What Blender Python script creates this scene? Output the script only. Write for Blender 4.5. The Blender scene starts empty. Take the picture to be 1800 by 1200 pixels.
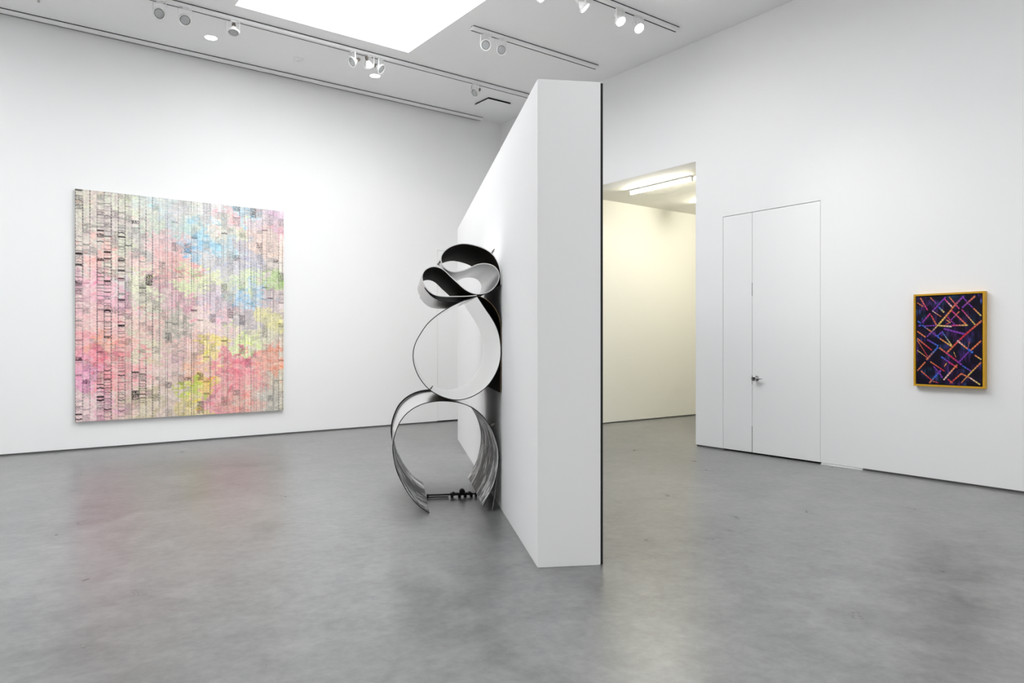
import bpy, bmesh, math, random
import numpy as np
from mathutils import Vector, Matrix

SC = bpy.context.scene
COL = SC.collection
R = math.radians

# ------------------------------------------------------------------ camera
cam_data = bpy.data.cameras.new('camera')
cam_data.sensor_width = 36.0
cam_data.lens = 25.0
cam_data.shift_y = 1.1 / 1800
cam = bpy.data.objects.new('camera', cam_data)
COL.objects.link(cam)
cam.location = (-7.994, -11.136, 1.45)
cam.rotation_euler = (R(90), 0, R(53.36 - 90))
SC.camera = cam

# ------------------------------------------------------------------ world, exposure
DAY = 1.5            # brightness of the daylight let in by the added street front
world = bpy.data.worlds.new('world')
SC.world = world
world.use_nodes = True
world.node_tree.nodes['Background'].inputs[0].default_value = (0.99, 0.99, 1.0, 1)
world.node_tree.nodes['Background'].inputs[1].default_value = DAY
SC.view_settings.view_transform = 'Standard'
SC.view_settings.look = 'None'
SC.view_settings.gamma = 1.0
SC.view_settings.use_curve_mapping = False
SC.view_settings.exposure = 0.0
SKY = (7.3, 2.6, 5.1)   # radiance of skylight diffusers (over the partition; added unseen ones south and west)
LIT = 175.0           # watts of a lit lamp on the short tracks
TUBE = 78.0

# ------------------------------------------------------------------ materials
def lin(c):
    return tuple((x / 12.92 if x <= 0.04045 else ((x + 0.055) / 1.055) ** 2.4) for x in c)

def mat(name, col, rough=0.5, metal=0.0, spec=0.5, srgb=False, emit=None):
    m = bpy.data.materials.new(name)
    m.use_nodes = True
    b = m.node_tree.nodes['Principled BSDF']
    c = lin(col) if srgb else col
    b.inputs['Base Color'].default_value = (*c, 1)
    b.inputs['Roughness'].default_value = rough
    b.inputs['Metallic'].default_value = metal
    b.inputs['Specular IOR Level'].default_value = spec
    if emit:
        b.inputs['Emission Color'].default_value = (*emit[0], 1)
        b.inputs['Emission Strength'].default_value = emit[1]
    return m

def nodes(m):
    nt = m.node_tree
    return nt, nt.nodes['Principled BSDF']

def add(nt, kind, **kw):
    n = nt.nodes.new(kind)
    for k, v in kw.items():
        setattr(n, k, v)
    return n

def paint(name, col, bump=0.02, rough=0.75):
    m = mat(name, col, rough, spec=0.25)
    nt, b = nodes(m)
    tc = add(nt, 'ShaderNodeTexCoord')
    nz = add(nt, 'ShaderNodeTexNoise')
    nz.inputs['Scale'].default_value = 90
    nz.inputs['Detail'].default_value = 3
    bp = add(nt, 'ShaderNodeBump')
    bp.inputs['Strength'].default_value = bump
    bp.inputs['Distance'].default_value = 0.002
    nt.links.new(tc.outputs['Object'], nz.inputs['Vector'])
    nt.links.new(nz.outputs['Fac'], bp.inputs['Height'])
    nt.links.new(bp.outputs['Normal'], b.inputs['Normal'])
    return m

M_WALL = paint('white_wall_paint', (0.895, 0.895, 0.895))
M_CEIL = paint('white_ceiling_paint', (0.92, 0.92, 0.92))
M_CORR = paint('cream_wall_paint', (0.86, 0.85, 0.79))
M_DOOR = paint('white_door_paint', (0.895, 0.895, 0.895), rough=0.55)
M_GAP = mat('dark_gap', (0.012, 0.012, 0.012), 0.9, spec=0.1)
M_BASE = mat('grey_reveal_metal', (0.16, 0.16, 0.155), 0.7, spec=0.2)
M_WHITE = mat('white_enamel', (0.82, 0.82, 0.81), 0.4)
M_TRACK = mat('white_track_enamel', (0.88, 0.88, 0.87), 0.5)
M_SLOT = mat('track_shadow_slot', (0.03, 0.03, 0.03), 0.8, spec=0.1)  # near-black of the track slot and of the painted shadow line
M_STEEL = mat('satin_steel', (0.55, 0.55, 0.55), 0.28, 1.0)
M_LENS = mat('lamp_glass_off', (0.46, 0.47, 0.47), 0.15, 0.1)
M_SOCK = mat('lamp_socket', (0.16, 0.14, 0.12), 0.5)
M_LIT = mat('lamp_glass_lit', (1, 1, 1), 0.4, emit=((1.0, 0.97, 0.92), 40.0))
M_DOWN = mat('downlight_glow', (1, 1, 1), 0.5, emit=((1.0, 0.98, 0.95), 7.0))
M_TUBE = [mat('fluorescent_glow', (1, 1, 1), 0.5, emit=((1.0, 0.96, 0.82), k * TUBE)) for k in (1.0, 2.5)]
M_SKY = [mat('skylight_glow', (1, 1, 1), 0.6, emit=((0.97, 0.985, 1.0), k)) for k in SKY]
M_CHROME = mat('mirror_polished_metal', (0.95, 0.95, 0.95), 0.14, 1.0)
M_ALU = mat('brushed_aluminium', (0.60, 0.60, 0.60), 0.33, 0.9)
M_ALUD = mat('dull_grey_steel', (0.22, 0.22, 0.22), 0.5, 0.6)
M_POL = mat('polished_pale_metal', (0.96, 0.96, 0.96), 0.17, 0.7)
M_BROWN = mat('dark_brown_coating', (0.020, 0.0135, 0.0085), 0.75, spec=0.14)
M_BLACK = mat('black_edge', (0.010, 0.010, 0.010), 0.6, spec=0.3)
M_EDGE = mat('bright_cut_edge', (0.75, 0.75, 0.74), 0.35, 0.6)
M_OCHRE = mat('ochre_cut_edge', (0.22, 0.15, 0.07), 0.6)
M_STRAP = mat('black_webbing', (0.008, 0.008, 0.008), 0.7, spec=0.2)
M_MUST = mat('mustard_frame_paint', (0.62, 0.34, 0.015), 0.45)
M_CANV = mat('canvas_side', (0.72, 0.72, 0.68), 0.8, spec=0.1)

def floor_material():
    m = mat('polished_concrete', (0.36, 0.36, 0.36), 0.3, spec=1.0)
    nt, b = nodes(m)
    tc = add(nt, 'ShaderNodeTexCoord')
    def noise(scale, detail, rough, dist=0.0):
        n = add(nt, 'ShaderNodeTexNoise')
        n.inputs['Scale'].default_value = scale
        n.inputs['Detail'].default_value = detail
        n.inputs['Roughness'].default_value = rough
        n.inputs['Distortion'].default_value = dist
        nt.links.new(tc.outputs['Object'], n.inputs['Vector'])
        return n
    big = noise(0.45, 3, 0.55, 0.5)
    mid = noise(3.4, 6, 0.62, 0.5)
    fine = noise(15, 6, 0.70)
    def mix(a, bb, fac):
        mm = add(nt, 'ShaderNodeMath', operation='MULTIPLY_ADD')
        nt.links.new(a, mm.inputs[0])
        mm.inputs[1].default_value = fac
        if bb is None:
            mm.inputs[2].default_value = 0.0
        else:
            nt.links.new(bb, mm.inputs[2])
        return mm.outputs[0]
    s = mix(big.outputs['Fac'], None, 0.22)
    s = mix(mid.outputs['Fac'], s, 0.42)
    s = mix(fine.outputs['Fac'], s, 0.36)
    rp = add(nt, 'ShaderNodeValToRGB')
    rp.color_ramp.elements[0].position = 0.34
    rp.color_ramp.elements[0].color = (0.094, 0.095, 0.094, 1)
    rp.color_ramp.elements[1].position = 0.66
    rp.color_ramp.elements[1].color = (0.262, 0.263, 0.260, 1)
    nt.links.new(s, rp.inputs['Fac'])
    # hairline scuffs and small dark pits
    vor = add(nt, 'ShaderNodeTexVoronoi')
    vor.inputs['Scale'].default_value = 3.2
    nt.links.new(tc.outputs['Object'], vor.inputs['Vector'])
    lt = add(nt, 'ShaderNodeMath', operation='LESS_THAN')
    lt.inputs[1].default_value = 0.012
    nt.links.new(vor.outputs['Distance'], lt.inputs[0])
    sep = add(nt, 'ShaderNodeSeparateColor')
    nt.links.new(vor.outputs['Color'], sep.inputs[0])
    gt = add(nt, 'ShaderNodeMath', operation='GREATER_THAN')
    gt.inputs[1].default_value = 0.86
    nt.links.new(sep.outputs[0], gt.inputs[0])
    ml = add(nt, 'ShaderNodeMath', operation='MULTIPLY')
    nt.links.new(lt.outputs[0], ml.inputs[0])
    nt.links.new(gt.outputs[0], ml.inputs[1])
    mx = add(nt, 'ShaderNodeMix', data_type='RGBA')
    nt.links.new(ml.outputs[0], mx.inputs['Factor'])
    nt.links.new(rp.outputs['Color'], mx.inputs['A'])
    mx.inputs['B'].default_value = (0.09, 0.09, 0.09, 1)
    nt.links.new(mx.outputs['Result'], b.inputs['Base Color'])
    rr = add(nt, 'ShaderNodeMapRange')
    rr.inputs['To Min'].default_value = 0.25
    rr.inputs['To Max'].default_value = 0.33
    nt.links.new(mid.outputs['Fac'], rr.inputs['Value'])
    nt.links.new(rr.outputs[0], b.inputs['Roughness'])
    bp = add(nt, 'ShaderNodeBump')
    bp.inputs['Strength'].default_value = 0.03
    bp.inputs['Distance'].default_value = 0.001
    nt.links.new(fine.outputs['Fac'], bp.inputs['Height'])
    nt.links.new(bp.outputs['Normal'], b.inputs['Normal'])
    return m
M_FLOOR = floor_material()

def stroke_material():
    # grey metal scraped with pale strokes along the sweep of the ribbon (UV: u = along, v = across, in metres)
    m = mat('scraped_metal', (0.2, 0.2, 0.2), 0.55, 0.0)
    nt, b = nodes(m)
    uv = add(nt, 'ShaderNodeUVMap')
    def streak(su, sv, off):
        mp = add(nt, 'ShaderNodeMapping')
        mp.inputs['Scale'].default_value = (su, sv, 1)
        mp.inputs['Location'].default_value = (off, off * 1.7, 0)
        nt.links.new(uv.outputs['UV'], mp.inputs['Vector'])
        n = add(nt, 'ShaderNodeTexNoise')
        n.inputs['Scale'].default_value = 1.0
        n.inputs['Detail'].default_value = 3
        n.inputs['Roughness'].default_value = 0.6
        nt.links.new(mp.outputs[0], n.inputs['Vector'])
        return n.outputs['Fac']
    a = streak(6.0, 40, 0.0)
    c = streak(3.0, 5.0, 9.0)
    e = streak(9.0, 70, 4.0)
    s1 = add(nt, 'ShaderNodeMath', operation='ADD')
    nt.links.new(a, s1.inputs[0]); nt.links.new(c, s1.inputs[1])
    r1 = add(nt, 'ShaderNodeValToRGB')
    r1.color_ramp.elements[0].position = 0.515
    r1.color_ramp.elements[0].color = (0, 0, 0, 1)
    r1.color_ramp.elements[1].position = 0.53
    r1.color_ramp.elements[1].color = (1, 1, 1, 1)
    hv = add(nt, 'ShaderNodeMath', operation='MULTIPLY')
    hv.inputs[1].default_value = 0.5
    nt.links.new(s1.outputs[0], hv.inputs[0])
    nt.links.new(hv.outputs[0], r1.inputs['Fac'])
    r2 = add(nt, 'ShaderNodeValToRGB')
    r2.color_ramp.elements[0].position = 0.35
    r2.color_ramp.elements[0].color = (0.075, 0.075, 0.075, 1)
    r2.color_ramp.elements[1].position = 0.70
    r2.color_ramp.elements[1].color = (0.19, 0.19, 0.19, 1)
    nt.links.new(e, r2.inputs['Fac'])
    mx = add(nt, 'ShaderNodeMix', data_type='RGBA')
    nt.links.new(r1.outputs['Color'], mx.inputs['Factor'])
    nt.links.new(r2.outputs['Color'], mx.inputs['A'])
    mx.inputs['B'].default_value = (0.93, 0.93, 0.93, 1)
    nt.links.new(mx.outputs['Result'], b.inputs['Base Color'])
    return m
M_STROKE = stroke_material()

def attr_material(name, rough=0.75):
    m = mat(name, (0.5, 0.5, 0.5), rough, spec=0.15)
    nt, b = nodes(m)
    at = add(nt, 'ShaderNodeAttribute', attribute_name='pigment')
    nt.links.new(at.outputs['Color'], b.inputs['Base Color'])
    return m

# ------------------------------------------------------------------ helpers
def link_mesh(name, bm, mats, parent=None, smooth=False, angle=None):
    me = bpy.data.meshes.new(name)
    bmesh.ops.recalc_face_normals(bm, faces=bm.faces)
    bm.to_mesh(me)
    bm.free()
    o = bpy.data.objects.new(name, me)
    for m in (mats if isinstance(mats, (list, tuple)) else [mats]):
        me.materials.append(m)
    if smooth:
        for p in me.polygons:
            p.use_smooth = True
        if angle:
            me.set_sharp_from_angle(angle=R(angle))
    COL.objects.link(o)
    if parent:
        o.parent = parent
    return o

def box(bm, x0, x1, y0, y1, z0, z1, mi=0):
    x0, x1 = min(x0, x1), max(x0, x1)
    y0, y1 = min(y0, y1), max(y0, y1)
    z0, z1 = min(z0, z1), max(z0, z1)
    v = [bm.verts.new(p) for p in ((x0, y0, z0), (x1, y0, z0), (x1, y1, z0), (x0, y1, z0),
                                   (x0, y0, z1), (x1, y0, z1), (x1, y1, z1), (x0, y1, z1))]
    for f in ((0, 3, 2, 1), (4, 5, 6, 7), (0, 1, 5, 4), (1, 2, 6, 5), (2, 3, 7, 6), (3, 0, 4, 7)):
        bm.faces.new([v[i] for i in f]).material_index = mi

def boxes(name, lst, m, parent=None, bevel=0.0):
    bm = bmesh.new()
    for b in lst:
        box(bm, *b)
    if bevel:
        bmesh.ops.bevel(bm, geom=bm.edges[:], offset=bevel, segments=2, affect='EDGES', profile=0.5)
    return link_mesh(name, bm, m, parent)

def frame_of(d):
    d = Vector(d).normalized()
    up = Vector((0, 0, 1)) if abs(d.z) < 0.95 else Vector((0, 1, 0))
    a = d.cross(up).normalized()
    b = a.cross(d).normalized()
    return d, a, b

def lathe(bm, origin, axis, prof, seg=28, cap0=True, cap1=True, mi=0):
    """profile of (distance along axis, radius)"""
    d, a, b = frame_of(axis)
    o = Vector(origin)
    rings = []
    for t, r in prof:
        rings.append([bm.verts.new(o + d * t + (a * math.cos(2 * math.pi * k / seg) + b * math.sin(2 * math.pi * k / seg)) * r)
                      for k in range(seg)])
    for i in range(len(rings) - 1):
        for k in range(seg):
            bm.faces.new((rings[i][k], rings[i][(k + 1) % seg], rings[i + 1][(k + 1) % seg], rings[i + 1][k])).material_index = mi
    if cap0:
        bm.faces.new(rings[0][::-1]).material_index = mi
    if cap1:
        bm.faces.new(rings[-1]).material_index = mi

def tube(bm, pts, r, seg=12):
    P = [Vector(p) for p in pts]
    rings = []
    for i, p in enumerate(P):
        t = (P[min(i + 1, len(P) - 1)] - P[max(i - 1, 0)])
        d, a, b = frame_of(t)
        rings.append([bm.verts.new(p + (a * math.cos(2 * math.pi * k / seg) + b * math.sin(2 * math.pi * k / seg)) * r) for k in range(seg)])
    for i in range(len(rings) - 1):
        for k in range(seg):
            bm.faces.new((rings[i][k], rings[i][(k + 1) % seg], rings[i + 1][(k + 1) % seg], rings[i + 1][k]))
    bm.faces.new(rings[0][::-1])
    bm.faces.new(rings[-1])

def empty(name, loc, label, cat, group=None, rz=0.0):
    o = bpy.data.objects.new(name, None)
    o.empty_display_size = 0.1
    COL.objects.link(o)
    o.location = loc
    o.rotation_euler = (0, 0, rz)
    o['label'] = label
    o['category'] = cat
    if group:
        o['group'] = group
    return o

def struct(o, label=None):
    o['kind'] = 'structure'
    if label:
        o['label'] = label
    return o

# ------------------------------------------------------------------ the room
H = 5.65
WX, SY = -12.6, -15.5      # inner faces of the west and south walls
ZG = 0.022                 # shadow gap under the walls
DH = 3.137                 # door height
OH = 3.975                 # passage height
struct(boxes('floor', [(WX - .3, 5.3, SY - .3, 0.6, -0.2, 0.0)], M_FLOOR), 'grey polished concrete floor')

# north wall with an opening for the flush door
N0, N1 = -1.395, -0.42
struct(boxes('wall_north', [(WX - .3, N0, 0, .3, ZG, H + .25), (N1, .3, 0, .3, ZG, H + .25), (N0, N1, 0, .3, 3.115, H + .25)], M_WALL),
       'long white wall behind the pastel painting')
struct(boxes('baseboard_north', [(WX - .3, N0, .012, .3, 0, ZG), (N1, .3, .012, .3, 0, ZG)], M_BASE))
# east wall: passage, double door
E0, E1, E2, P0, P1 = -6.538, -5.600, -5.147, -4.692, -1.985
struct(boxes('wall_east', [(0, .3, SY - .3, E0, ZG, H + .25), (0, .3, E0, E2, DH, H + .25), (0, .3, E2, P0, ZG, H + .25),
                           (0, .3, P0, P1, OH, H + .25), (0, .3, P1, 0, ZG, H + .25)], M_WALL), 'white wall with the flush door')
struct(boxes('baseboard_east', [(.012, .3, SY - .3, -7.04, 0, ZG), (.012, .3, E2, P0 - .012, 0, ZG), (.012, .3, P1, 0, 0, ZG)], M_BASE))
struct(boxes('trim_1', [(-.006, .012, -7.04, E0 - .008, 0, .012), (.012, .3, -7.04, E0 - .008, 0, ZG)], M_WALL), 'short white skirting strip right of the door')
struct(boxes('wall_west', [(WX - .3, WX, SY, 0, 0, H + .25)], M_WALL))
# street front added behind the camera, out of view: an opening for extra daylight
gx0, gx1, gz = -11.6, -1.0, 4.3
struct(boxes('wall_south', [(WX - .3, gx0, SY - .3, SY, 0, H + .25), (gx1, .3, SY - .3, SY, 0, H + .25), (gx0, gx1, SY - .3, SY, gz, H + .25)], M_WALL))
struct(boxes('trim_4', [(gx0 + k * (gx1 - gx0) / 5 - .04, gx0 + k * (gx1 - gx0) / 5 + .04, SY - .2, SY - .1, 0, gz) for k in range(6)]
             + [(gx0, gx1, SY - .2, SY - .1, 0, .12), (gx0, gx1, SY - .2, SY - .1, gz - .08, gz)], M_BASE), 'grey mullions of the added street window, out of view')
# passage
struct(boxes('wall_passage_back', [(.3, 5.3, P1, P1 + .3, ZG, OH)], M_CORR), 'cream back wall of the passage')
struct(boxes('baseboard_passage', [(.3, 5.3, P1 + .012, P1 + .3, 0, ZG)], M_BASE))
struct(boxes('wall_passage_side', [(.3, 5.3, P0 - .3, P0, 0, OH)], M_CORR))
struct(boxes('wall_passage_end', [(5.0, 5.3, P0, P1, 0, OH)], M_CORR))
struct(boxes('ceiling_passage', [(.3, 5.3, P0 - .3, P1 + .3, OH, OH + .25)], M_CORR))

# ceiling with one skylight in view and two added for light, and their shafts
GX = [(-10.90, -8.47), (-5.47, -3.04)]
GY = [(-14.6, -9.2), (-7.4, -1.955)]
sh = 0.28
cells = []
xa = [WX - .3, GX[0][0], GX[0][1], GX[1][0], GX[1][1], .3]
ya = [SY - .3, GY[0][0], GY[0][1], GY[1][0], GY[1][1], .3]
for i in range(5):
    if i % 2 == 0:
        cells.append((xa[i], xa[i + 1], SY - .3, .3, H, H + .25))
    else:
        for j in (0, 2, 4) if i == 3 else (0, 4):
            cells.append((xa[i], xa[i + 1], ya[j], ya[j + 1] if i == 3 or j == 4 else ya[3], H, H + .25))
struct(boxes('ceiling', cells, M_CEIL), 'flat pale grey ceiling')
nwin = 0
for sx0, sx1 in GX[::-1]:
    for sy0, sy1 in GY[::-1]:
        if nwin == 3:
            continue
        nwin += 1
        sky = struct(boxes('window_%d' % nwin, [(sx0 - .05, sx0, sy0, sy1, H + .25, H + sh), (sx1, sx1 + .05, sy0, sy1, H + .25, H + sh),
                           (sx0 - .05, sx1 + .05, sy0 - .05, sy0, H + .25, H + sh), (sx0 - .05, sx1 + .05, sy1, sy1 + .05, H + .25, H + sh)], M_WALL),
                     'large bright skylight in the ceiling' if nwin == 1 else None)
        boxes('skylight_diffuser', [(sx0 - .04, sx1 + .04, sy0 - .04, sy1 + .04, H + sh, H + sh + .04)], M_SKY[nwin - 1], sky)

# faint access panel in the ceiling
struct(boxes('trim_2', [(-1.75, -.66, -6.0, -5.34, H - .012, H)], M_CEIL), 'faint square access panel in the ceiling')

# ------------------------------------------------------------------ doors
d1 = bpy.data.objects.new('door_1', None)
COL.objects.link(d1)
d1.location = (0, E1, 0)
struct(d1, 'tall white flush double door with a lever')
g = 0.005
boxes('door_leaf', [(0.002, .05, E1 - E1 + g * .6, E2 - E1 - g, .022, DH - g - .002)], M_DOOR, d1)
boxes('door_leaf', [(0.002, .05, E0 - E1 + g, -g * .6, .022, DH - g - .002)], M_DOOR, d1)
boxes('door_rebate', [(.06, .3, E0 - E1, E2 - E1, 0, DH)], M_GAP, d1)
lv = bmesh.new()
lathe(lv, (.002, -.075, .985), (-1, 0, 0), [(0, .034), (.006, .034), (.010, .030), (.011, .014), (.050, .013), (.054, .020), (.070, .034), (.086, .033), (.094, .018)], 24)
tube(lv, [(-.046, -.075, .985), (-.052, -.10, .985), (-.052, -.15, .984), (-.048, -.175, .984)], .008)
link_mesh('door_lever', lv, M_STEEL, d1, True, 40)['label'] = 'steel knob and lever'
boxes('strike_plate', [(-.001, .006, -.002, .003, .90, 1.02), (-.001, .006, -.002, .003, 2.05, 2.22), (-.001, .006, -.002, .003, .02, .36)], M_BASE, d1)

d2 = bpy.data.objects.new('door_2', None)
COL.objects.link(d2)
d2.location = (N0, 0, 0)
struct(d2, 'white flush door at the far end of the long wall')
boxes('door_leaf', [(g, N1 - N0 - g, .002, .05, .025, 3.115 - g)], M_DOOR, d2)
boxes('door_rebate', [(0, N1 - N0, .06, .3, 0, 3.115)], M_GAP, d2)

# ------------------------------------------------------------------ free-standing wall
fw = bmesh.new()
FL, FR, RL = Vector((-5.138, -7.571)), Vector((-4.772, -7.770)), Vector((-2.318, -2.148))
RR = RL + (FR - FL)
base = [FL, FR, RR, RL]
lo = [fw.verts.new((p.x, p.y, 0.0)) for p in base]
hi = [fw.verts.new((p.x, p.y, 3.14)) for p in base]
fw.faces.new(lo[::-1]); fw.faces.new(hi)
for i in range(4):
    fw.faces.new((lo[i], lo[(i + 1) % 4], hi[(i + 1) % 4], hi[i]))
bmesh.ops.bevel(fw, geom=fw.edges[:], offset=.004, segments=2, affect='EDGES', profile=.5)
struct(link_mesh('wall_partition', fw, M_WALL), 'free-standing white partition wall in the middle of the room')
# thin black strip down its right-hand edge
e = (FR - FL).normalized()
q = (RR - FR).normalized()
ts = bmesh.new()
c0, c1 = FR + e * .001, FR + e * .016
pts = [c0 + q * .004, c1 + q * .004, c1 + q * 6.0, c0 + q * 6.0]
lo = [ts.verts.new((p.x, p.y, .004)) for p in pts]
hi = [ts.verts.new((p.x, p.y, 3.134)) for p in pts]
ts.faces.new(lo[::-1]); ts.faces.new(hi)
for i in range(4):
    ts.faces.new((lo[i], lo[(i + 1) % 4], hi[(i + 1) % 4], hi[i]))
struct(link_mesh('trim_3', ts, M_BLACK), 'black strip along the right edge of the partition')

# ------------------------------------------------------------------ ceiling tracks and lamps
def track(x0, x1, y, label, w=.068, z1=H):
    t = empty('lighting_track', ((x0 + x1) / 2, y, z1 - .001), label, 'light track', 'ceiling lighting tracks')
    L = (x1 - x0) / 2
    boxes('track_body', [(-L, L, -w / 2, w / 2, -.048, -.006)], M_TRACK, t)
    boxes('painted_shadow', [(-L + .003, L - .003, -w / 2 - .002, w / 2 - .004, -.010, 0)], M_SLOT, t)  # dark strip painted in for the shadow line between track and ceiling
    boxes('track_slot', [(-L + .003, L - .003, w / 2 - .016, w / 2 + .0015, -.0495, -.030)], M_SLOT, t)
    return t
track(WX + .6, -.50, -.105, 'long white lighting track running in the angle of ceiling and long white wall', .075)
track(-9.6, -.35, -1.62, 'long white lighting track that passes below the skylight edge, carrying seven lamps', .075)
track(-2.78, -.51, -3.235, 'short white lighting track with two unlit round lamps near its left end')
track(-3.6, -.55, -4.83, 'white lighting track nearest the top edge, carrying the glowing lamps')

def track_lamp(x, y, aim, label, lit=False, drop=.15, group='track lamps on the ceiling', watts=0.0, rad=.064, cone=95):
    """a par lamp in a white gimbal ring hung from the track by a fork"""
    zt = H - .0485
    t = empty('track_lamp', (x, y, zt), label, 'spotlight', group)
    aim = Vector(aim).normalized()
    c = Vector((0, 0, -drop))                     # centre of the ring
    side = aim.cross(Vector((0, 0, 1)))
    side = side.normalized() if side.length > .05 else Vector((1, 0, 0))
    # adapter in the track
    boxes('adapter', [(-.035, .035, -.017, .017, -.016, -.0005)], M_WHITE, t, .003)
    # fork
    bm = bmesh.new()
    ht = rad + .012
    nrm = side.cross(Vector((0, 0, 1))).normalized()
    def bar(p, r, hw, hd):
        p, r = Vector(p), Vector(r)
        d = (r - p).normalized()
        s1 = nrm
        s2 = d.cross(s1).normalized()
        vs = []
        for k in (p, r):
            for a, b in ((-1, -1), (1, -1), (1, 1), (-1, 1)):
                vs.append(bm.verts.new(k + s1 * hw * a + s2 * hd * b))
        for f in ((0, 3, 2, 1), (4, 5, 6, 7), (0, 1, 5, 4), (1, 2, 6, 5), (2, 3, 7, 6), (3, 0, 4, 7)):
            bm.faces.new([vs[i] for i in f])
    top = Vector((0, 0, -.018))
    bar(top - side * ht, top + side * ht, .009, .003)
    for s in (-1, 1):
        bar(top + side * ht * s + Vector((0, 0, .003)), c + side * ht * s - Vector((0, 0, .012)), .009, .003)
    link_mesh('fork', bm, M_WHITE, t)
    # ring
    bm = bmesh.new()
    lathe(bm, c, aim, [(-.012, rad + .003), (-.012, rad + .010), (.014, rad + .010), (.014, rad - .002), (.004, rad - .004), (-.012, rad + .003)], 32, False, False)
    link_mesh('lamp_ring', bm, M_WHITE, t, True, 35)
    # reflector lamp, lens and socket
    bm = bmesh.new()
    lathe(bm, c, aim, [(.002, rad - .003), (-.010, rad - .003), (-.045, rad * .74), (-.075, rad * .42), (-.086, .021)], 28)
    bulb = link_mesh('reflector_lamp', bm, M_WHITE, t, True, 35)
    bm = bmesh.new()
    lathe(bm, c, aim, [(.003, rad - .006), (.008, rad * .72), (.0105, rad * .35), (.011, .004)], 28)
    ln = link_mesh('lens', bm, M_LIT if lit else M_LENS, bulb, True)
    if lit:
        ln['label'] = 'glowing lens'
    bm = bmesh.new()
    lathe(bm, c, aim, [(-.084, .020), (-.098, .020), (-.100, .024), (-.128, .024), (-.132, .019), (-.146, .017)], 20)
    link_mesh('socket', bm, M_SOCK if not lit else M_WHITE, t, True, 35)
    if watts:
        ld = bpy.data.lights.new('lamp_beam', 'SPOT')
        ld.energy = watts
        ld.spot_size = R(cone)
        ld.spot_blend = 1.0
        ld.shadow_soft_size = .06
        ld.color = (1.0, .985, .96)
        lo_ = bpy.data.objects.new('lamp_beam', ld)
        COL.objects.link(lo_)
        lo_.parent = t
        lo_.location = c + aim * .03
        lo_.rotation_euler = aim.to_track_quat('-Z', 'Y').to_euler()
    return t

Y2 = -1.62
track_lamp(-6.27, Y2, (-.45, -.75, -.42), 'unlit white track lamp facing the room, leftmost of the pair at upper left', watts=0)
track_lamp(-5.98, Y2, (-.10, -.75, -.62), 'unlit white track lamp tilted down, second from the left beside the leftmost one', watts=0)
track_lamp(-5.40, Y2, (-.12, -.30, -.95), 'white track lamp pointing almost straight down above the left round downlight', watts=0)
track_lamp(-3.76, Y2, (-.80, -.12, -.50), 'white track lamp turned left, first of the close group of three below the skylight corner', watts=0)
track_lamp(-3.50, Y2, (.55, .45, -.80), 'white track lamp turned away to the right, middle of the close group of three', watts=0)
track_lamp(-3.31, Y2, (.42, -.55, -.50), 'white track lamp facing the room, last of the close group of three', watts=0)
track_lamp(-1.66, Y2, (-.76, -.14, -.58), 'white track lamp turned left, alone beside the dark-edged ceiling vent', watts=0)
track_lamp(-2.56, -3.235, (-.15, -.88, -.40), 'unlit round track lamp, left one of the pair on the short track')
track_lamp(-2.30, -3.235, (-.15, -.86, -.42), 'unlit round track lamp, right one of the pair on the short track')
track_lamp(-1.62, -4.83, (.04, -.60, -.80), 'glowing track lamp, left one of the two brightest beside the short track', True, watts=LIT, cone=74)
track_lamp(-1.29, -4.83, (-.06, -.68, -.74), 'glowing track lamp, rightmost and largest of the bright lamps', True, watts=LIT * .8, cone=70)
track_lamp(-2.22, -4.83, (.66, -.48, -.80), 'glowing track lamp turned right at the top edge, between skylight and the two brightest lamps', True, watts=LIT * .06, cone=60)
track_lamp(-2.88, -4.83, (.45, -.65, -.70), 'glowing track lamp cut by the top edge beside the skylight corner', True, drop=.21, watts=LIT * .15, cone=70)

def downlight(x, y, label):
    t = empty('downlight', (x, y, H), label, 'ceiling light', 'round recessed downlights')
    bm = bmesh.new()
    lathe(bm, (0, 0, 0), (0, 0, -1), [(0, .098), (.004, .096), (.006, .084), (.0035, .080)], 36, True, False)
    link_mesh('trim_ring', bm, M_WHITE, t, True, 40)
    bm = bmesh.new()
    lathe(bm, (0, 0, 0), (0, 0, -1), [(.0022, .081), (.0045, .080)], 36)
    link_mesh('diffuser', bm, M_DOWN, t)
downlight(-5.47, -.785, 'round glowing downlight in the ceiling beside the lamp pointing straight down')
downlight(-3.035, -.85, 'round glowing downlight in the ceiling below the close group of three lamps')

sd = empty('smoke_detector', (-4.247, -.79, H), 'faint round white smoke detector on the ceiling between the two downlights', 'smoke detector')
bm = bmesh.new()
lathe(bm, (0, 0, 0), (0, 0, -1), [(0, .075), (.010, .075), (.012, .066), (.030, .060), (.036, .050)], 32)
link_mesh('detector_base', bm, M_CEIL, sd, True, 30)
bm = bmesh.new()
lathe(bm, (0, 0, 0), (0, 0, -1), [(.034, .030), (.041, .026)], 24)
link_mesh('detector_cap', bm, M_WHITE, sd, True, 30)

sp = empty('sprinkler_head', (-7.45, -.70, H), 'tiny dark sprinkler stub at the top left of the ceiling', 'sprinkler')
bm = bmesh.new()
lathe(bm, (0, 0, 0), (0, 0, -1), [(0, .035), (.004, .030), (.006, .010), (.030, .009)], 20)
link_mesh('sprinkler_body', bm, M_STEEL, sd and sp, True, 30)
bm = bmesh.new()
lathe(bm, (0, 0, 0), (0, 0, -1), [(.026, .008), (.040, .020), (.043, .020)], 16)
link_mesh('deflector', bm, M_STEEL, sp, True, 30)

vt = empty('air_vent', (-.80, -.90, H), 'square white ceiling vent with black gap, near the partition top', 'vent')
boxes('vent_neck', [(-.235, .235, -.205, .205, -.030, 0)], M_GAP, vt)
boxes('vent_plate', [(-.25, .25, -.215, .215, -.036, -.030)], M_CEIL, vt)

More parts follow.
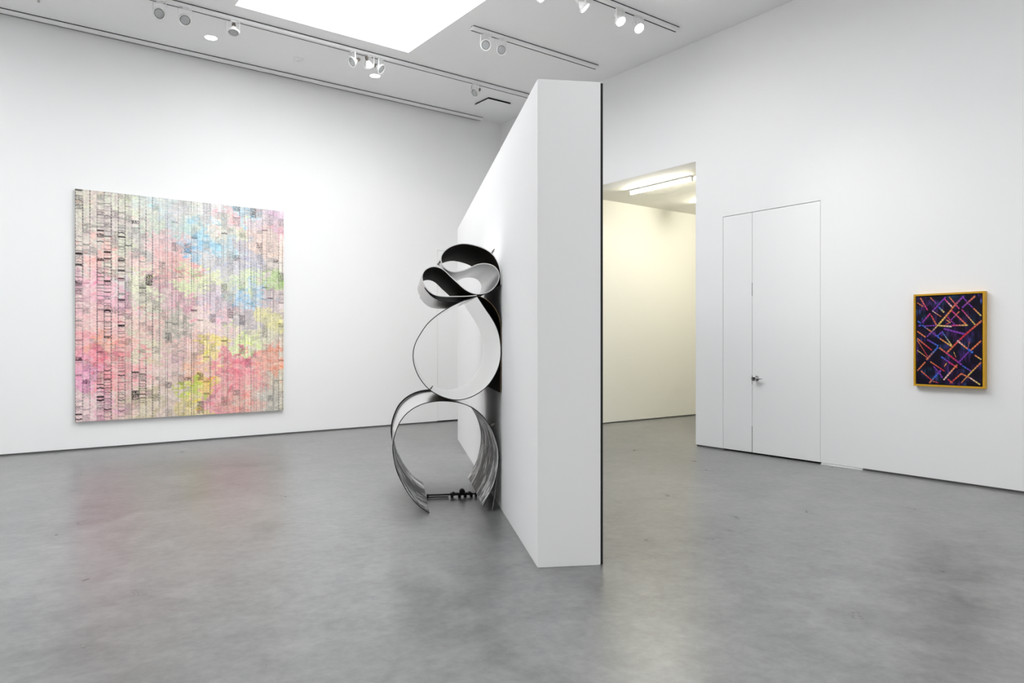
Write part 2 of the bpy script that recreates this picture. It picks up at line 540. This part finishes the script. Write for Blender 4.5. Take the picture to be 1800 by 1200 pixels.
# fluorescent batten in the passage
def batten_lamp(x, label, m):
    ft = empty('fluorescent_lamp', (x, -3.48, OH - .001), label, 'ceiling light')
    boxes('batten', [(-.034, .034, -.64, .64, -.030, 0)], M_WHITE, ft, .004)
    boxes('lamp_holder', [(-.016, .016, .625, .640, -.085, -.020)], M_WHITE, ft, .003)
    boxes('lamp_holder', [(-.016, .016, -.640, -.625, -.085, -.020)], M_WHITE, ft, .003)
    bm = bmesh.new()
    lathe(bm, (0, -.625, -.062), (0, 1, 0), [(0, .018), (1.25, .018)], 20)
    link_mesh('tube', bm, m, ft, True, 60)
batten_lamp(.63, 'lit fluorescent tube lamp on the passage ceiling', M_TUBE[0])
batten_lamp(2.45, 'second fluorescent tube lamp deeper in the passage, hidden behind the door wall', M_TUBE[1])

# ------------------------------------------------------------------ the pastel painting
def value_noise(rng, ny, nx, cy, cx):
    g_ = rng.random((cy + 2, cx + 2))
    y = np.linspace(0, cy, ny); x = np.linspace(0, cx, nx)
    yi = y.astype(int); xi = x.astype(int)
    fy = (y - yi)[:, None]; fx = (x - xi)[None, :]
    fy = fy * fy * (3 - 2 * fy); fx = fx * fx * (3 - 2 * fx)
    a = g_[np.ix_(yi, xi)]; b = g_[np.ix_(yi, xi + 1)]; c = g_[np.ix_(yi + 1, xi)]; d = g_[np.ix_(yi + 1, xi + 1)]
    return (a * (1 - fx) + b * fx) * (1 - fy) + (c * (1 - fx) + d * fx) * fy

PIG = """110 90 214 212 196|170 110 222 205 195|230 130 212 205 196|300 130 222 228 205|400 130 215 225 218|480 140 205 225 228|560 150 225 225 228
640 160 222 228 222|720 165 228 228 232|800 190 244 200 208|870 170 185 220 238|950 190 215 200 210|1030 190 225 200 220|1040 240 238 182 195
120 180 215 213 198|210 200 205 190 188|330 200 225 215 210|430 210 210 220 205|520 230 205 215 222|600 250 200 222 215|680 245 165 215 232|760 230 225 225 215
850 250 217 220 192|940 250 225 200 195|120 290 222 210 200|210 340 246 190 182|300 330 220 220 200|390 310 200 195 190|470 330 238 205 205|550 330 230 200 205
640 330 150 200 235|700 330 155 208 232|780 340 190 218 228|880 340 200 195 205|980 330 235 210 200|1040 340 235 215 205|120 400 228 210 205|200 410 244 190 186
300 420 228 215 200|390 420 235 205 200|480 400 240 185 182|600 430 246 186 186|700 400 215 215 220|800 420 205 205 215|900 420 188 188 208|1000 420 220 210 205
110 520 225 172 190|180 490 244 178 194|280 500 225 215 215|400 490 226 228 196|500 510 205 170 174|600 480 222 234 182|700 480 226 234 188|800 500 215 220 205
900 480 215 232 190|1040 500 188 215 150|110 580 225 178 184|200 590 243 186 198|300 580 243 186 205|420 580 215 210 190|520 590 228 188 195|620 590 240 182 194
720 570 215 200 210|850 560 165 203 230|940 550 170 205 226|1030 580 210 190 195|120 680 242 188 188|250 680 245 186 188|350 690 238 203 192|450 700 230 186 178
560 690 186 180 166|650 680 238 213 203|760 680 238 203 210|880 670 203 193 198|1030 690 228 222 165|120 780 246 170 176|210 780 248 170 150|310 770 243 180 176
420 760 224 216 188|520 770 226 192 183|620 790 242 198 192|710 810 244 222 130|800 750 236 214 208|860 760 224 238 165|960 750 225 220 192|1040 780 215 200 185
130 870 246 158 186|220 850 250 122 142|320 850 244 158 158|420 840 226 208 182|520 860 232 187 194|620 880 226 187 172|720 880 240 185 180|820 880 244 128 142
900 900 244 142 160|960 870 244 170 152|1030 880 246 160 132|130 950 244 158 198|220 960 244 153 160|320 920 243 170 172|420 940 237 198 192|520 940 232 204 192
630 930 243 188 164|720 940 238 200 112|820 940 244 152 160|900 940 242 160 158|980 950 226 172 162|1040 960 215 205 185|130 1050 236 203 205|220 1050 237 176 194
320 1050 230 192 182|420 1060 210 195 160|520 1050 226 204 192|630 1010 206 220 90|640 1060 226 205 140|740 1050 238 158 166|840 1060 238 164 154|920 1050 226 188 176
1000 1040 205 200 190|1040 1080 200 195 180"""

def warp_t(t):                       # photo abscissa -> true abscissa on the canvas
    return t * 9.4 / ((1 - t) * 11.0 + t * 9.4)

def pastel_pigment(nx, ny):
    rng = np.random.default_rng(11)
    pts = []
    for tok in PIG.replace('\n', '|').split('|'):
        a = [float(k) for k in tok.split()]
        t = (a[0] - 85) / 977.0
        top, bot = 60 + 100 * t, 1148 - 53 * t
        pts.append((warp_t(t), (a[1] - top) / (bot - top), *[k / 255 for k in a[2:]]))
    pts = np.array(pts)
    U, V = np.meshgrid(np.linspace(0, 1, nx), np.linspace(0, 1, ny))
    wx = (value_noise(rng, ny, nx, 26, 16) - .5) * .11 + (value_noise(rng, ny, nx, 100, 70) - .5) * .09
    wy = (value_noise(rng, ny, nx, 22, 22) - .5) * .09 + (value_noise(rng, ny, nx, 110, 80) - .5) * .07
    num = np.zeros((ny, nx, 3)); den = np.zeros((ny, nx))
    for p in pts:
        w = np.exp(-(((U + wx - p[0]) / .036) ** 2 + ((V + wy - p[1]) / .033) ** 2)) + 1e-9
        num += w[..., None] * p[2:5]; den += w
    col = num / den[..., None]
    blue = np.clip((col[..., 2] - col[..., 0]) * 2.6, 0, .62)[..., None]
    scrib = np.clip(value_noise(rng, ny, nx, 70, 34) * 2.2 - .75, 0, 1)[..., None]
    col = col * (1 - blue * scrib) + np.array([.90, .88, .86]) * blue * scrib
    mean = col.mean(-1, keepdims=True)
    col = mean + (col - mean) * .90
    pale = np.clip(value_noise(rng, ny, nx, 60, 20) * .55 + value_noise(rng, ny, nx, 160, 60) * .45 - .18, 0, 1)[..., None] * .72
    col = col * (1 - pale) + np.array([.935, .905, .855]) * pale
    # dry-brush slashes of the same pigments
    for k in range(420):
        i = rng.integers(len(pts))
        cx, cy = pts[i, 0] + rng.normal(0, .04), pts[i, 1] + rng.normal(0, .03)
        L, wd = rng.uniform(.012, .05), rng.uniform(.0015, .005)
        an = rng.normal(-.35, .5)
        x0, x1 = int(max(0, (cx - L) * nx)), int(min(nx, (cx + L) * nx))
        y0, y1 = int(max(0, (cy - L) * ny)), int(min(ny, (cy + L) * ny))
        if x1 <= x0 or y1 <= y0:
            continue
        u_, v_ = U[y0:y1, x0:x1] - cx, V[y0:y1, x0:x1] - cy
        a_ = u_ * math.cos(an) + v_ * math.sin(an); b_ = -u_ * math.sin(an) + v_ * math.cos(an)
        m_ = np.exp(-(a_ / (L * .5)) ** 4 - (b_ / wd) ** 2) * rng.uniform(.25, .7)
        c = pts[i, 2:5]
        c = c.mean() + (c - c.mean()) * rng.uniform(1.4, 2.6)
        if rng.random() < .25:
            c = np.array([.97, .93, .90])
        col[y0:y1, x0:x1] = col[y0:y1, x0:x1] * (1 - m_[..., None]) + np.clip(c, 0, 1) * m_[..., None]
    # horizontal pastel grain
    gr = value_noise(rng, ny, nx, 220, 130) - .5
    col += gr[..., None] * .12 + (rng.random((ny, nx, 1)) - .5) * .05
    # inked strips: dotted seams, rungs, halftone blocks
    ink = np.zeros((ny, nx))
    ncol = 33
    xs = np.linspace(0, 1, ncol + 1)
    vv = np.linspace(0, 1, ny)
    grain = rng.random((ny, nx))
    hw = value_noise(rng, ny, nx, 200, 120)
    for c in range(ncol):
        a, b = int(xs[c] * nx), int(xs[c + 1] * nx)
        left = xs[c] < .36
        col[:, a:b] *= 1 + rng.normal(0, .022)
        for k in range(3):
            q0 = a + rng.integers(0, max(1, b - a - 2))
            col[:, q0:q0 + rng.integers(1, 3)] *= 1 + rng.normal(0, .025)
        amt = rng.uniform(.75, 1.15) if left else rng.uniform(.22, .75)
        fade = np.clip(value_noise(rng, ny, 2, 9, 1)[:, 0] * 2.0 - .45, 0, 1)
        dots = (np.sin(vv * ny * rng.uniform(.9, 1.3)) * .4 + .6)
        seam = amt * (.25 + .75 * fade) * dots * .8
        ink[:, a] = np.maximum(ink[:, a], seam)
        if a + 1 < nx:
            ink[:, a + 1] = np.maximum(ink[:, a + 1], seam * .45)
        if not left and rng.random() < .7:
            k = a + rng.integers(2, max(3, b - a - 1))
            ink[:, k] = np.maximum(ink[:, k], .30 * fade)
        p_rung = rng.choice([.06, .22, .8]) if left else rng.choice([.05, .18, .4])
        clus = np.clip(value_noise(rng, ny, 2, 7, 1)[:, 0] * 2.6 - .7, .08, 1)
        y = 0.0
        while y < 1:
            hgt = (rng.uniform(.008, .022) if p_rung > .5 else rng.uniform(.012, .05)) if left else rng.uniform(.016, .06)
            r0, r1 = int(y * ny), int(min(1, y + hgt) * ny)
            if r1 - r0 > 2:
                dens = value_noise(rng, 2, 2, 1, 1)[0, 0]
                u_ = rng.random()
                blk = 0.0
                if left:
                    blk = .80 if u_ < .018 else (.22 if u_ < .20 else 0)
                else:
                    blk = .34 if u_ < .07 else (.16 if u_ < .25 else 0)
                sub = (grain[r0:r1, a:b] > .55) * .9 + hw[r0:r1, a:b] * .3
                if blk > .05:
                    hatch = ((np.arange(r0, r1)[:, None] * 2 + np.arange(a, b)[None, :] // 3) % 4 == 0) * .45
                    ink[r0:r1, a:b] = np.maximum(ink[r0:r1, a:b], blk * np.clip(sub + hatch, 0, 1.25))
                if rng.random() < p_rung * clus[min(r0, ny - 1)] * 1.3:
                    s_ = rng.uniform(.25, 1.0) if left else rng.uniform(.12, .55)
                    th_ = 1 if rng.random() < .75 else rng.integers(2, 5)
                    n0 = r0 + np.round(np.sin(np.linspace(0, 3.1, b - a)) * rng.uniform(-.7, .7)).astype(int)
                    for j, xx in enumerate(range(a, b)):
                        q0 = max(0, n0[j]); q1 = min(ny, q0 + th_)
                        ink[q0:q1, xx] = np.maximum(ink[q0:q1, xx], s_ * (.55 + .45 * grain[q0:q1, xx]))
            y += hgt
    ink *= .72 + .80 * value_noise(rng, ny, nx, 7, 7)
    ink = np.clip(ink, 0, .93)[..., None]
    dark = np.array([.13, .11, .12])
    col = col * (1 - ink) + dark * ink
    return np.clip(col, .02, .985)

def to_lin(c):
    return np.where(c <= .04045, c / 12.92, ((c + .055) / 1.055) ** 2.4)

def picture_panel(name, w, h, depth, nx, ny, pig, mats, parent, bulge=0.0):
    """a panel w x h facing -Y with its front in nx x ny pigment cells; origin at the centre of its back"""
    xs = np.linspace(-w / 2, w / 2, nx); zs = np.linspace(h / 2, -h / 2, ny)
    X, Z = np.meshgrid(xs, zs)
    co = np.stack([X, np.full_like(X, -depth), Z], -1).reshape(-1, 3)
    n = nx * ny
    back = np.array([(-w / 2, 0, h / 2), (w / 2, 0, h / 2), (w / 2, 0, -h / 2), (-w / 2, 0, -h / 2)])
    i = np.arange(ny - 1)[:, None] * nx + np.arange(nx - 1)[None, :]
    quads = np.stack([i, i + nx, i + nx + 1, i + 1], -1).reshape(-1, 4)
    faces = [tuple(q) for q in quads.tolist()]
    nf = len(faces)
    tl, tr, bl, br = 0, nx - 1, (ny - 1) * nx, n - 1
    b0, b1, b2, b3 = n, n + 1, n + 2, n + 3
    top = list(range(0, nx)); bot = list(range((ny - 1) * nx, n))
    lef = list(range(0, n, nx)); rig = list(range(nx - 1, n, nx))
    faces += [tuple([b0, *top, b1]), tuple([b2, *bot[::-1], b3]), tuple([b3, *lef[::-1], b0]), tuple([b1, *rig, b2]), (b0, b1, b2, b3)]
    me = bpy.data.meshes.new(name)
    me.from_pydata(np.vstack([co, back]).tolist(), [], faces)
    at = me.color_attributes.new('pigment', 'FLOAT_COLOR', 'POINT')
    rgba = np.ones((n + 4, 4), np.float32) * .6
    rgba[:n, :3] = to_lin(pig).reshape(-1, 3)
    rgba[:, 3] = 1
    at.data.foreach_set('color', rgba.ravel())
    for m in mats:
        me.materials.append(m)
    mi = np.zeros(len(faces), np.int32); mi[nf:] = 1
    me.polygons.foreach_set('material_index', mi)
    me.update()
    o = bpy.data.objects.new(name, me)
    COL.objects.link(o)
    o.parent = parent
    return o

PX0, PX1, PZ0, PZ1 = -7.010, -4.214, .385, 3.495
pt = empty('abstract_painting', ((PX0 + PX1) / 2, -.0, (PZ0 + PZ1) / 2),
           'large unframed pastel abstract painting of pink, yellow and blue strips on the long white wall', 'painting')
picture_panel('canvas', PX1 - PX0, PZ1 - PZ0, .040, 400, 440, pastel_pigment(400, 440), [attr_material('pastel_pigment'), M_CANV], pt).location = (0, -.018, 0)
boxes('stretcher', [(-1.34, 1.34, -.018, -.001, 1.44, 1.50), (-1.34, 1.34, -.018, -.001, -1.50, -1.44),
                    (-1.34, -1.28, -.018, -.001, -1.44, 1.44), (1.28, 1.34, -.018, -.001, -1.44, 1.44)], M_OCHRE, pt)

# ------------------------------------------------------------------ the small framed painting
O_, P_, B_, M_, Y_, W_, RD = (232, 128, 84), (128, 64, 178), (60, 110, 215), (205, 60, 140), (236, 205, 110), (240, 205, 195), (205, 55, 80)
STICKS = [
    (145, 175, 215, 290, O_, M_, 7), (115, 220, 170, 255, O_, O_, 5), (245, 170, 300, 225, O_, P_, 6), (390, 165, 265, 300, P_, P_, 8),
    (265, 300, 350, 355, W_, O_, 4), (325, 260, 375, 310, B_, Y_, 8), (385, 185, 450, 255, M_, W_, 8), (430, 165, 520, 275, O_, M_, 7),
    (560, 155, 450, 275, P_, O_, 9), (450, 285, 330, 425, O_, Y_, 9), (330, 425, 210, 550, Y_, P_, 7), (665, 155, 550, 265, O_, P_, 9),
    (560, 170, 590, 205, P_, P_, 7), (610, 230, 645, 265, P_, P_, 7), (655, 275, 720, 345, O_, Y_, 7), (545, 285, 665, 430, M_, Y_, 6),
    (455, 300, 590, 435, M_, O_, 8), (410, 360, 480, 430, RD, P_, 6), (330, 442, 450, 450, Y_, W_, 8), (450, 440, 598, 437, M_, Y_, 8),
    (520, 305, 445, 385, O_, P_, 6), (240, 325, 165, 410, M_, P_, 8), (250, 340, 300, 430, RD, O_, 7), (165, 440, 250, 500, B_, O_, 7),
    (190, 445, 300, 440, P_, P_, 6), (375, 472, 575, 525, P_, P_, 10), (725, 395, 560, 545, O_, RD, 9), (560, 545, 410, 700, RD, O_, 9),
    (115, 500, 195, 555, O_, O_, 7), (270, 515, 340, 570, P_, B_, 8), (340, 570, 450, 645, O_, Y_, 7), (358, 500, 450, 635, B_, Y_, 6),
    (360, 500, 310, 545, P_, B_, 6), (115, 570, 255, 680, O_, RD, 7), (215, 580, 320, 640, P_, B_, 8), (115, 590, 215, 740, O_, RD, 4),
    (115, 685, 205, 750, Y_, O_, 4), (315, 655, 205, 775, B_, O_, 9), (335, 660, 440, 740, O_, M_, 8), (440, 740, 545, 825, RD, P_, 9),
    (350, 745, 420, 795, B_, P_, 8), (420, 795, 500, 850, M_, RD, 8), (505, 590, 600, 670, W_, O_, 8), (600, 670, 645, 705, B_, B_, 11),
    (720, 590, 630, 680, O_, O_, 8), (605, 700, 525, 790, P_, P_, 7), (665, 730, 720, 770, O_, Y_, 7), (190, 800, 115, 880, O_, O_, 7),
    (245, 795, 380, 885, O_, RD, 6), (275, 840, 320, 890, P_, P_, 6), (345, 880, 290, 940, P_, B_, 10), (290, 940, 235, 1000, B_, O_, 9),
    (330, 900, 360, 950, P_, P_, 8), (150, 885, 250, 970, O_, RD, 6), (500, 825, 375, 970, O_, W_, 8), (555, 835, 630, 885, B_, P_, 7),
    (720, 800, 610, 920, O_, Y_, 7), (610, 920, 540, 1000, Y_, O_, 5), (540, 910, 620, 950, O_, O_, 7), (620, 950, 710, 1015, W_, Y_, 7),
    (540, 910, 435, 1005, O_, RD, 7), (415, 965, 455, 1000, RD, O_, 7), (470, 700, 490, 750, Y_, O_, 3), (400, 810, 380, 840, Y_, O_, 5),
    (615, 600, 600, 670, O_, P_, 3), (435, 410, 400, 385, Y_, O_, 5), (120, 400, 142, 415, B_, B_, 8), (270, 985, 320, 1000, O_, RD, 4),
    (435, 410, 395, 430, O_, RD, 5), (125, 445, 150, 438, P_, B_, 8)]

def night_pigment(nx, ny):
    rng = np.random.default_rng(5)
    U, V = np.meshgrid(np.linspace(0, 1, nx), np.linspace(0, 1, ny))
    ix, iy = 103 + 625 * U, 0
    top = 163 - 30 * U; bot = 1005 + 25 * U
    iy = top + (bot - top) * V
    col = np.zeros((ny, nx, 3)) + np.array([22, 18, 34]) / 255
    n1 = value_noise(rng, ny, nx, 14, 10)
    n2 = value_noise(rng, ny, nx, 16, 60)
    n3 = value_noise(rng, ny, nx, 9, 9)
    pl = np.clip((n1 - .45) * 2.4, 0, 1) * np.clip(n2 * 1.6 - .3, 0, 1)
    col += pl[..., None] * (np.array([88, 30, 96]) / 255 * n3[..., None] + np.array([30, 36, 92]) / 255 * (1 - n3[..., None])) * .85
    tl = np.clip(value_noise(rng, ny, nx, 12, 8) - .72, 0, 1) * 3
    col += tl[..., None] * np.array([20, 90, 110]) / 255 * n2[..., None]
    for x0, y0, x1, y1, ca, cb, w in STICKS:
        L = math.hypot(x1 - x0, y1 - y0)
        dx, dy = (x1 - x0) / L, (y1 - y0) / L
        s = ((ix - x0) * dx + (iy - y0) * dy)
        q = np.abs(-(ix - x0) * dy + (iy - y0) * dx)
        inside = np.clip((w + 1.5 - q) / 2.5, 0, 1) * np.clip((s + 5) / 3, 0, 1) * np.clip((L + 5 - s) / 3, 0, 1)
        t = np.clip(s / L, 0, 1)
        t = t * t * (3 - 2 * t)
        c = (np.array(ca) * (1 - t[..., None]) + np.array(cb) * t[..., None]) / 255
        seg = .78 + .44 * (np.sin(s * .22 + x0) > 0) * .5
        core = .80 + .30 * np.clip(1 - q / (w + .1), 0, 1)
        c = c * (seg * core)[..., None]
        col = col * (1 - inside[..., None]) + c * inside[..., None]
    return np.clip(col, .01, .98)

FY0, FY1, FZ0, FZ1 = -7.617, -8.288, .987, 1.955
fp = empty('framed_painting', (0, (FY0 + FY1) / 2, (FZ0 + FZ1) / 2),
           'small dark painting of crossing coloured sticks in a mustard yellow frame', 'painting', rz=R(-90))
# local axes: x runs to the viewer's right (towards -Y), -y towards the room
fwid, fhei = FY0 - FY1, FZ1 - FZ0
bm = bmesh.new()
bw, dp = .0195, .058
outer = [(-fwid / 2, -fhei / 2), (fwid / 2, -fhei / 2), (fwid / 2, fhei / 2), (-fwid / 2, fhei / 2)]
inner = [(x - math.copysign(bw, x), z - math.copysign(bw, z)) for x, z in outer]
def ring(pts, y):
    return [bm.verts.new((x, y, z)) for x, z in pts]
of, ob, inf, inb = ring(outer, -dp), ring(outer, -.002), ring(inner, -dp), ring(inner, -.002)
for k in range(4):
    l = (k + 1) % 4
    bm.faces.new((of[k], of[l], inf[l], inf[k])); bm.faces.new((of[k], ob[k], ob[l], of[l]))
    bm.faces.new((inf[k], inf[l], inb[l], inb[k])); bm.faces.new((ob[k], inb[k], inb[l], ob[l]))
bmesh.ops.bevel(bm, geom=[e_ for e_ in bm.edges], offset=.0015, segments=1, affect='EDGES')
fr_ = link_mesh('frame', bm, M_MUST, fp)
fr_['label'] = 'mustard yellow frame'
picture_panel('canvas', fwid - 2 * bw - .016, fhei - 2 * bw - .016, .030, 250, 360, night_pigment(250, 360),
              [attr_material('night_pigment', .5), M_BLACK], fp).location = (0, -.022, 0)
boxes('inner_liner', [(-fwid / 2 + bw, fwid / 2 - bw, -.030, -.022, -fhei / 2 + bw, fhei / 2 - bw)], M_BLACK, fp)

# ------------------------------------------------------------------ the ribbon sculpture
def spline(P, step=.012, closed=False):
    P = [Vector((p[0], p[1])) for p in P]
    out = []
    n = len(P)
    for i in range(n - 1):
        p0 = P[max(i - 1, 0)]; p1 = P[i]; p2 = P[i + 1]; p3 = P[min(i + 2, n - 1)]
        k = max(2, int((p2 - p1).length / step))
        for j in range(k):
            t = j / k
            out.append(.5 * ((2 * p1) + (p2 - p0) * t + (2 * p0 - 5 * p1 + 4 * p2 - p3) * t * t + (3 * p1 - p0 - 3 * p2 + p3) * t ** 3))
    out.append(P[-1])
    # light smoothing of the traced line
    for _ in range(6):
        out = [out[0]] + [(out[i - 1] + out[i] * 2 + out[i + 1]) / 4 for i in range(1, len(out) - 1)] + [out[-1]]
    return out

def ribbon(name, P, width, mats, parent, thick=.007, y0=0.0, lim=-.007, slices=10, skew=0.0):
    """a sheet bent along the profile P (x, z) and running `width` away along +y; mats = (left side, right side, edges)"""
    C_ = spline(P)
    C_ = [Vector((min(c.x, lim), c.y)) for c in C_]
    bm = bmesh.new()
    uvl = bm.loops.layers.uv.new('UVMap')
    L, Rr, S_ = [], [], [0.0]
    for i, c in enumerate(C_):
        t = (C_[min(i + 1, len(C_) - 1)] - C_[max(i - 1, 0)]).normalized()
        nn = Vector((-t.y, t.x))
        if i:
            S_.append(S_[-1] + (c - C_[i - 1]).length)
        ys = [y0 + width * k / slices for k in range(slices + 1)]
        L.append([bm.verts.new((min(c.x - skew * c.x / .75 * (y - y0) / width, lim) + nn.x * thick / 2, y, c.y + nn.y * thick / 2)) for y in ys])
        Rr.append([bm.verts.new((min(c.x - skew * c.x / .75 * (y - y0) / width, lim) - nn.x * thick / 2, y, c.y - nn.y * thick / 2)) for y in ys])
    def quad(a, b, c, d, mi, uvs=None):
        f = bm.faces.new((a, b, c, d))
        f.material_index = mi
        f.smooth = mi < 2
        if uvs:
            for lp, u in zip(f.loops, uvs):
                lp[uvl].uv = u
    for i in range(len(C_) - 1):
        for k in range(slices):
            u0, u1 = S_[i], S_[i + 1]
            v0, v1 = width * k / slices, width * (k + 1) / slices
            uv = [(u0, v0), (u0, v1), (u1, v1), (u1, v0)]
            quad(L[i][k], L[i][k + 1], L[i + 1][k + 1], L[i + 1][k], 0, uv)
            quad(Rr[i][k], Rr[i + 1][k], Rr[i + 1][k + 1], Rr[i][k + 1], 1, [uv[0], uv[3], uv[2], uv[1]])
        quad(L[i][0], L[i + 1][0], Rr[i + 1][0], Rr[i][0], 2)
        quad(L[i][-1], Rr[i][-1], Rr[i + 1][-1], L[i + 1][-1], 2)
    for k in range(slices):
        quad(L[0][k], Rr[0][k], Rr[0][k + 1], L[0][k + 1], len(mats) - 1)
        quad(L[-1][k], L[-1][k + 1], Rr[-1][k + 1], Rr[-1][k], len(mats) - 1)
    me = bpy.data.meshes.new(name)
    bm.to_mesh(me); bm.free()
    for m in mats:
        me.materials.append(m)
    me.set_sharp_from_angle(angle=R(50))
    o = bpy.data.objects.new(name, me)
    COL.objects.link(o)
    o.parent = parent
    return o

BOW = [(-.009, 1.942), (-.009, 1.994), (-.014, 2.062), (-.036, 2.135), (-.075, 2.198), (-.125, 2.236), (-.184, 2.264), (-.297, 2.29), (-.379, 2.285), (-.467, 2.248), (-.519, 2.189), (-.524, 2.138), (-.501, 2.088), (-.456, 2.055), (-.399, 2.046), (-.331, 2.063), (-.263, 2.092), (-.208, 2.117), (-.139, 2.124), (-.071, 2.106), (-.029, 2.057), (-.023, 2.004), (-.052, 1.936), (-.11, 1.884), (-.184, 1.862), (-.252, 1.866), (-.326, 1.904), (-.388, 1.96), (-.446, 2.011), (-.501, 2.065), (-.568, 2.092), (-.63, 2.081), (-.675, 2.042), (-.683, 1.984), (-.648, 1.907), (-.596, 1.859), (-.524, 1.84), (-.413, 1.839), (-.297, 1.842), (-.218, 1.851)]
TEAR = [(-.214, 1.841), (-.159, 1.757), (-.08, 1.641), (-.034, 1.543), (-.012, 1.43), (-.013, 1.308), (-.051, 1.186), (-.135, 1.065), (-.257, .985), (-.379, .957), (-.499, .980), (-.62, 1.047), (-.706, 1.152), (-.751, 1.263), (-.758, 1.359), (-.739, 1.44), (-.701, 1.512), (-.634, 1.609), (-.538, 1.691), (-.427, 1.76), (-.306, 1.814), (-.222, 1.841)]
ARCH = [(-.622, .004), (-.711, .067), (-.784, .155), (-.845, .259), (-.896, .374), (-.922, .499), (-.927, .582), (-.906, .685), (-.855, .799), (-.773, .88), (-.67, .93), (-.557, .949), (-.451, .947), (-.357, .931), (-.262, .893), (-.167, .818), (-.092, .712), (-.046, .594), (-.028, .476), (-.039, .35), (-.071, .223), (-.115, .132), (-.162, .047)]
OUTER = [(-.205, 1.846), (-.161, 1.832), (-.098, 1.787), (-.057, 1.736), (-.029, 1.68), (-.010, 1.602), (-.009, 1.47), (-.009, 1.259), (-.012, 1.014)]
UNDER = [(-.662, 1.912), (-.634, 1.869), (-.586, 1.826), (-.524, 1.80), (-.403, 1.794), (-.296, 1.812), (-.225, 1.838)]
W = 1.29
sc_ = empty('ribbon_sculpture', (-4.411, -6.174, 0), 'tall sculpture of looped dark and silver metal ribbons standing beside the partition', 'sculpture', rz=R(-27.475))
# left-hand side of each profile direction first
ribbon('bow_ribbon', BOW, W, (M_BROWN, M_ALU, M_EDGE), sc_)['label'] = 'upper ribbon, dark brown inside and silver outside'
ribbon('teardrop_ribbon', TEAR, W, (M_BROWN, M_POL, M_BLACK), sc_, lim=-.009, skew=.034)['label'] = 'teardrop loop with pale polished inside'
ribbon('arch_ribbon', ARCH, W, (M_CHROME, M_STROKE, M_BLACK, M_EDGE), sc_, skew=-.008)['label'] = 'open lower arch of scraped grey metal'
ribbon('backing_ribbon', OUTER, W, (M_BLACK, M_BROWN, M_OCHRE), sc_, thick=.004, lim=-.0045, y0=.004)
ribbon('under_ribbon', UNDER, W, (M_ALU, M_ALU, M_BLACK), sc_, thick=.005, y0=.003)
# narrow dark band on the far rim of the arch
BAND = [(-.48 + (a + .48) * 1.026 - .010, .52 + (b - .52) * 1.026) for a, b in ARCH[4:13]]
ribbon('rim_band', BAND, .05, (M_BLACK, M_BLACK, M_BLACK), sc_, thick=.014, y0=W - .05, slices=1)
# strut on the right
bm = bmesh.new()
tube(bm, [(-.034, .02, .33), (-.08, .02, .004)], .005)
link_mesh('strut', bm, M_ALUD, sc_, True, 60)
# ratchet strap that ties the feet
bm = bmesh.new()
box(bm, -.612, -.155, .575, .605, .024, .034)
box(bm, -.612, -.42, .575, .605, .006, .012)
for x in (-.612, -.162):
    box(bm, x - .008, x + .010, .570, .610, .004, .036)
st = link_mesh('ratchet_strap', bm, M_STRAP, sc_)
bm = bmesh.new()
box(bm, -.40, -.20, .565, .615, .022, .040)
lathe(bm, (-.29, .560, .052), (0, 1, 0), [(0, .020), (.006, .026), (.054, .026), (.060, .020)], 14)
lathe(bm, (-.37, .562, .034), (0, 1, 0), [(0, .015), (.056, .015)], 12)
lathe(bm, (-.22, .562, .034), (0, 1, 0), [(0, .014), (.056, .014)], 12)
for x in (-.385, -.315, -.262, -.205):
    box(bm, x - .012, x + .012, .565, .615, .002, .024)
link_mesh('buckle', bm, M_STRAP, st, True, 40)
# bolts
def bolt(x, z, d, y=.02):
    bm = bmesh.new()
    dv = Vector((d[0], 0, d[1])).normalized()
    o_ = Vector((x, y, z))
    lathe(bm, o_, dv, [(0, .013), (.006, .013), (.007, .005), (.045, .005)], 12)
    lathe(bm, o_ + dv * .018, dv, [(0, .010), (.008, .010)], 6)
    link_mesh('bolt', bm, M_SOCK, sc_, True, 40)
bolt(-.088, 2.214, (.55, .83))
bolt(-.100, .726, (.85, .52))
bolt(-.618, 1.040, (.62, .78), .05)
bolt(-.545, 2.112, (.5, .86), .06)
